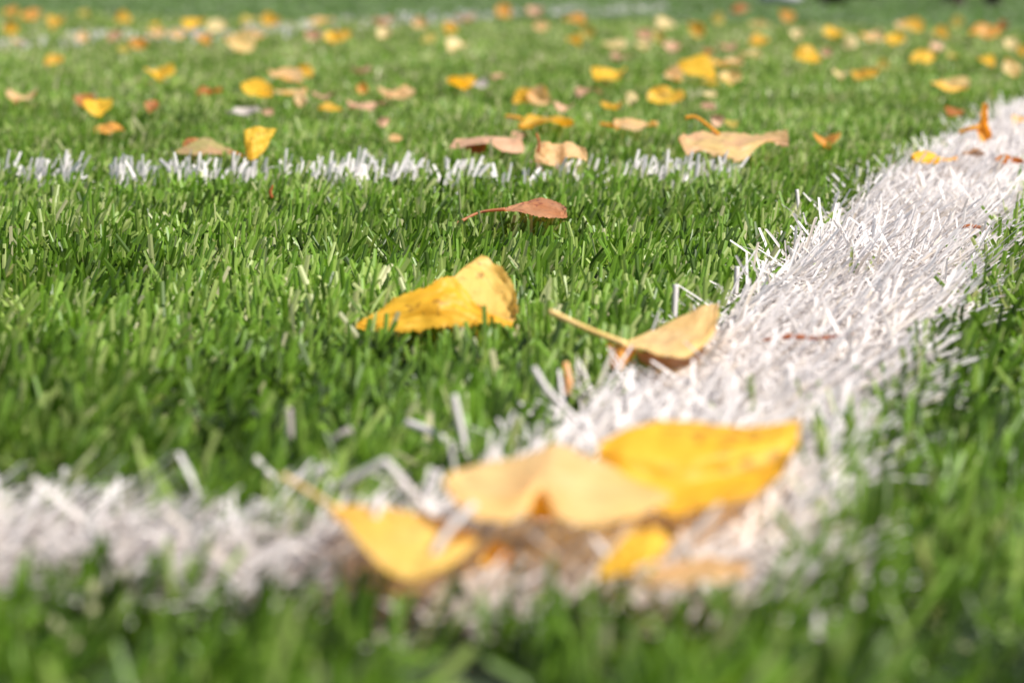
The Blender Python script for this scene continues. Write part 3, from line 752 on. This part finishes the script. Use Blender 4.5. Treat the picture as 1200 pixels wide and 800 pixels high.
for i, pts in enumerate(STRAY):
    zb = .010; D = depth_at(max(p[1] for p in pts), zb)
    P = np.array([at(a, b, D + c / 1000) for a, b, c in pts])
    P = crom(P, 16) if i not in (1, 11) else np.stack([np.interp(np.linspace(0, len(P) - 1, 16), np.arange(len(P)), P[:, k]) for k in range(3)], 1)
    T = np.gradient(P, axis=0); T /= np.linalg.norm(T, axis=1)[:, None]
    w = np.cross(T, [0, -.85, .5]); w /= np.linalg.norm(w, axis=1)[:, None]
    hw = .00105 * rs.uniform(.8, 1.15)
    nn = np.cross(w, T)
    V = np.stack([P - w * hw, P + nn * hw * .35, P + w * hw, P - nn * hw * .15], 1).reshape(-1, 3)
    F = [(a * 4 + j, a * 4 + (j + 1) % 4, (a + 1) * 4 + (j + 1) % 4, (a + 1) * 4 + j) for a in range(15) for j in range(4)] + [(3, 2, 1, 0), (60, 61, 62, 63)]
    o = mesh_obj('loose_fibre', V - P[0], F, M_WHITE, None); o.location = tuple(map(float, P[0]))
    aa = o.data.attributes.new('hue', 'FLOAT', 'POINT'); aa.data.foreach_set('value', np.full(len(V), .06 if i in (5, 10) else .5, dtype=np.float32))
    tag(o, ['flat white fibre leaning over the near line at left', 'bent white fibre with an elbow beside the near leaf stalk', 'white fibre lying out over the green, left of the diagonal line', 'upright white fibre at the inner corner of the two lines',
        'long white fibre slanting down the near end of the diagonal line', 'short pale fibre sticking up above the near line', 'small white fibre lying left of the leaf stalk', 'white fibre crossing the dark gap under the rich yellow leaf',
        'white fibre lying over the small yellow-orange leaf', 'curved white fibre arching above the thin line', 'faint upright white fibre in dark grass above the near line', 'upright white fibre standing in green beside the diagonal line',
        'upright white fibre right behind the stalked pale leaf', 'tall upright white fibre below the upright yellow leaf', 'upright white fibre at the upper left rim of the diagonal line', 'white fibre reaching out right of the near corner',
        'white fibre lying over dark grass right of the rich yellow leaf',
        'white fibre crossing the right end of the stalked leaf at the near corner', 'white fibre crossing the left end of the stalked leaf at the near corner'][i], 'turf fibre', 'loose white fibres of the turf lines')

# ------------------------------------------------------------------ ground, far shrubs, stone
def plane(name, pts, mat, label):
    o = mesh_obj(name, pts, [tuple(range(len(pts)))], mat, None, smooth=False); tag(o, label, name, kind='structure'); return o
plane('ground', [(-150, -20, 0), (150, -20, 0), (150, 300, 0), (-150, 300, 0)], M_BASE, 'green backing of the pitch under the fibres, reaching the horizon')

def shrub(px, py, wpx, hgt, label, seed):
    rs = R(seed); d = depth_at(py, .01); b = ground(px, py, .0)
    w = wpx * d / FPX
    t = thing('dark_shrub', b, label, 'shrub', 'dark shrubs beyond the field')
    for k in range(3):
        V, F = tube([(rs.uniform(-.05, .05) * w, rs.uniform(-.03, .03), 0), (rs.uniform(-.1, .1) * w, 0, hgt * .4), (rs.uniform(-.3, .3) * w, 0, hgt * .8)], [.014, .010, .004])
        o = mesh_obj('stem', V, F, M_BARK); o.parent = t
    n = 5200
    P = rs.normal(0, 1, (n, 3)); P /= np.linalg.norm(P, axis=1)[:, None]; P *= (rs.rand(n) ** .4)[:, None]
    lump = .8 + .45 * N1(P[:, 0] * 3 + 9 + seed, P[:, 2] * 3 + 9)
    P = P * lump[:, None] * np.array([w * .52, w * .42, hgt * .52]) + [0, 0, hgt * .52]
    P[:, 2] = np.abs(P[:, 2]) + .005
    a = rs.normal(0, 1, (n, 3)); a /= np.linalg.norm(a, axis=1)[:, None]; c = np.cross(a, rs.normal(0, 1, (n, 3))); c /= np.linalg.norm(c, axis=1)[:, None]
    s = rs.uniform(.010, .022, n)[:, None]
    V = np.stack([P - a * s, P + c * s * .5, P + a * s, P - c * s * .5], 1).reshape(-1, 3)
    o = mesh_obj('foliage', V, [(4 * i, 4 * i + 1, 4 * i + 2, 4 * i + 3) for i in range(n)], M_SHRUB, None, smooth=False); o.parent = t
def simple(name, c1, c2, scale, rough=.7):
    return ground_mat(name, [c1, tuple((a + b) / 2 for a, b in zip(c1, c2)), c2], scale)
M_BARK = simple('bark', (.05, .03, .02), (.10, .07, .05), 60)
M_SHRUB = simple('dark_foliage', (.020, .012, .010), (.045, .022, .018), 9)
M_STONE = simple('stone', (.34, .33, .36), (.48, .46, .50), 25)
shrub(988, 10, 112, .5, 'widest dark shrub at the top of the picture, right of the grey stone', 1)
shrub(1118, 10, 36, .45, 'narrow dark shrub between two others at the top of the picture', 2)
shrub(1160, 11, 44, .5, 'dark shrub nearest the top right corner', 3)
b = ground(915, 6, 0)
rs = R(5); V = []; F = []
nu, nv = 28, 14
for i in range(nu):
    for j in range(nv):
        th = 2 * math.pi * i / nu; ph = math.pi * j / (nv - 1)
        k = 1 + .18 * (float(N1(np.array([3 + 2 * math.cos(th)]), np.array([5 + 2 * math.sin(th) + ph]))[0]) - .5)
        V.append((.10 * k * math.sin(ph) * math.cos(th), .08 * k * math.sin(ph) * math.sin(th), .035 + .05 * k * math.cos(ph)))
for i in range(nu):
    for j in range(nv - 1): F.append((i * nv + j, ((i + 1) % nu) * nv + j, ((i + 1) % nu) * nv + j + 1, i * nv + j + 1))
o = mesh_obj('grey_stone', V, F, M_STONE); o.location = tuple(map(float, b)); tag(o, 'pale grey stone lying at the top of the picture, left of the dark shrubs', 'stone')

# ------------------------------------------------------------------ light
AZ, EL = math.radians(118), math.radians(50)
w = bpy.data.worlds.new('World'); sc.world = w; w.use_nodes = True
nt = w.node_tree; bg = nt.nodes['Background']
sky = nt.nodes.new('ShaderNodeTexSky'); sky.sky_type = 'NISHITA'; sky.sun_disc = False
sky.sun_elevation = EL; sky.sun_rotation = AZ; sky.air_density = 1; sky.dust_density = 1.5
nt.links.new(sky.outputs[0], bg.inputs['Color']); bg.inputs['Strength'].default_value = .09
sl = bpy.data.lights.new('sun', 'SUN'); sl.energy = 5.0; sl.angle = math.radians(.5); sl.color = (1, .955, .88)
so = bpy.data.objects.new('sun', sl); C.objects.link(so)
so.rotation_euler = (math.pi / 2 - EL, 0, math.pi - AZ)   # light arrives from the right, high

# ------------------------------------------------------------------ camera
cd = bpy.data.cameras.new('camera'); co = bpy.data.objects.new('camera', cd); C.objects.link(co)
co.location = (0, 0, H); co.rotation_euler = (math.pi / 2 - PITCH, 0, 0)
cd.sensor_width = 36; cd.lens = FPX / 1200 * 36; cd.clip_start = .01; cd.clip_end = 1000
cd.dof.use_dof = True; cd.dof.focus_distance = .86; cd.dof.aperture_fstop = cd.lens / 7.0; cd.dof.aperture_blades = 0
sc.camera = co
sc.view_settings.view_transform = 'Standard'; sc.view_settings.look = 'None'
sc.view_settings.exposure = .75; sc.view_settings.gamma = 1
sc.cycles.max_bounces = 6; sc.cycles.transmission_bounces = 4; sc.cycles.use_denoising = True; sc.cycles.use_adaptive_sampling = False
sc.cycles.sample_clamp_indirect = 6
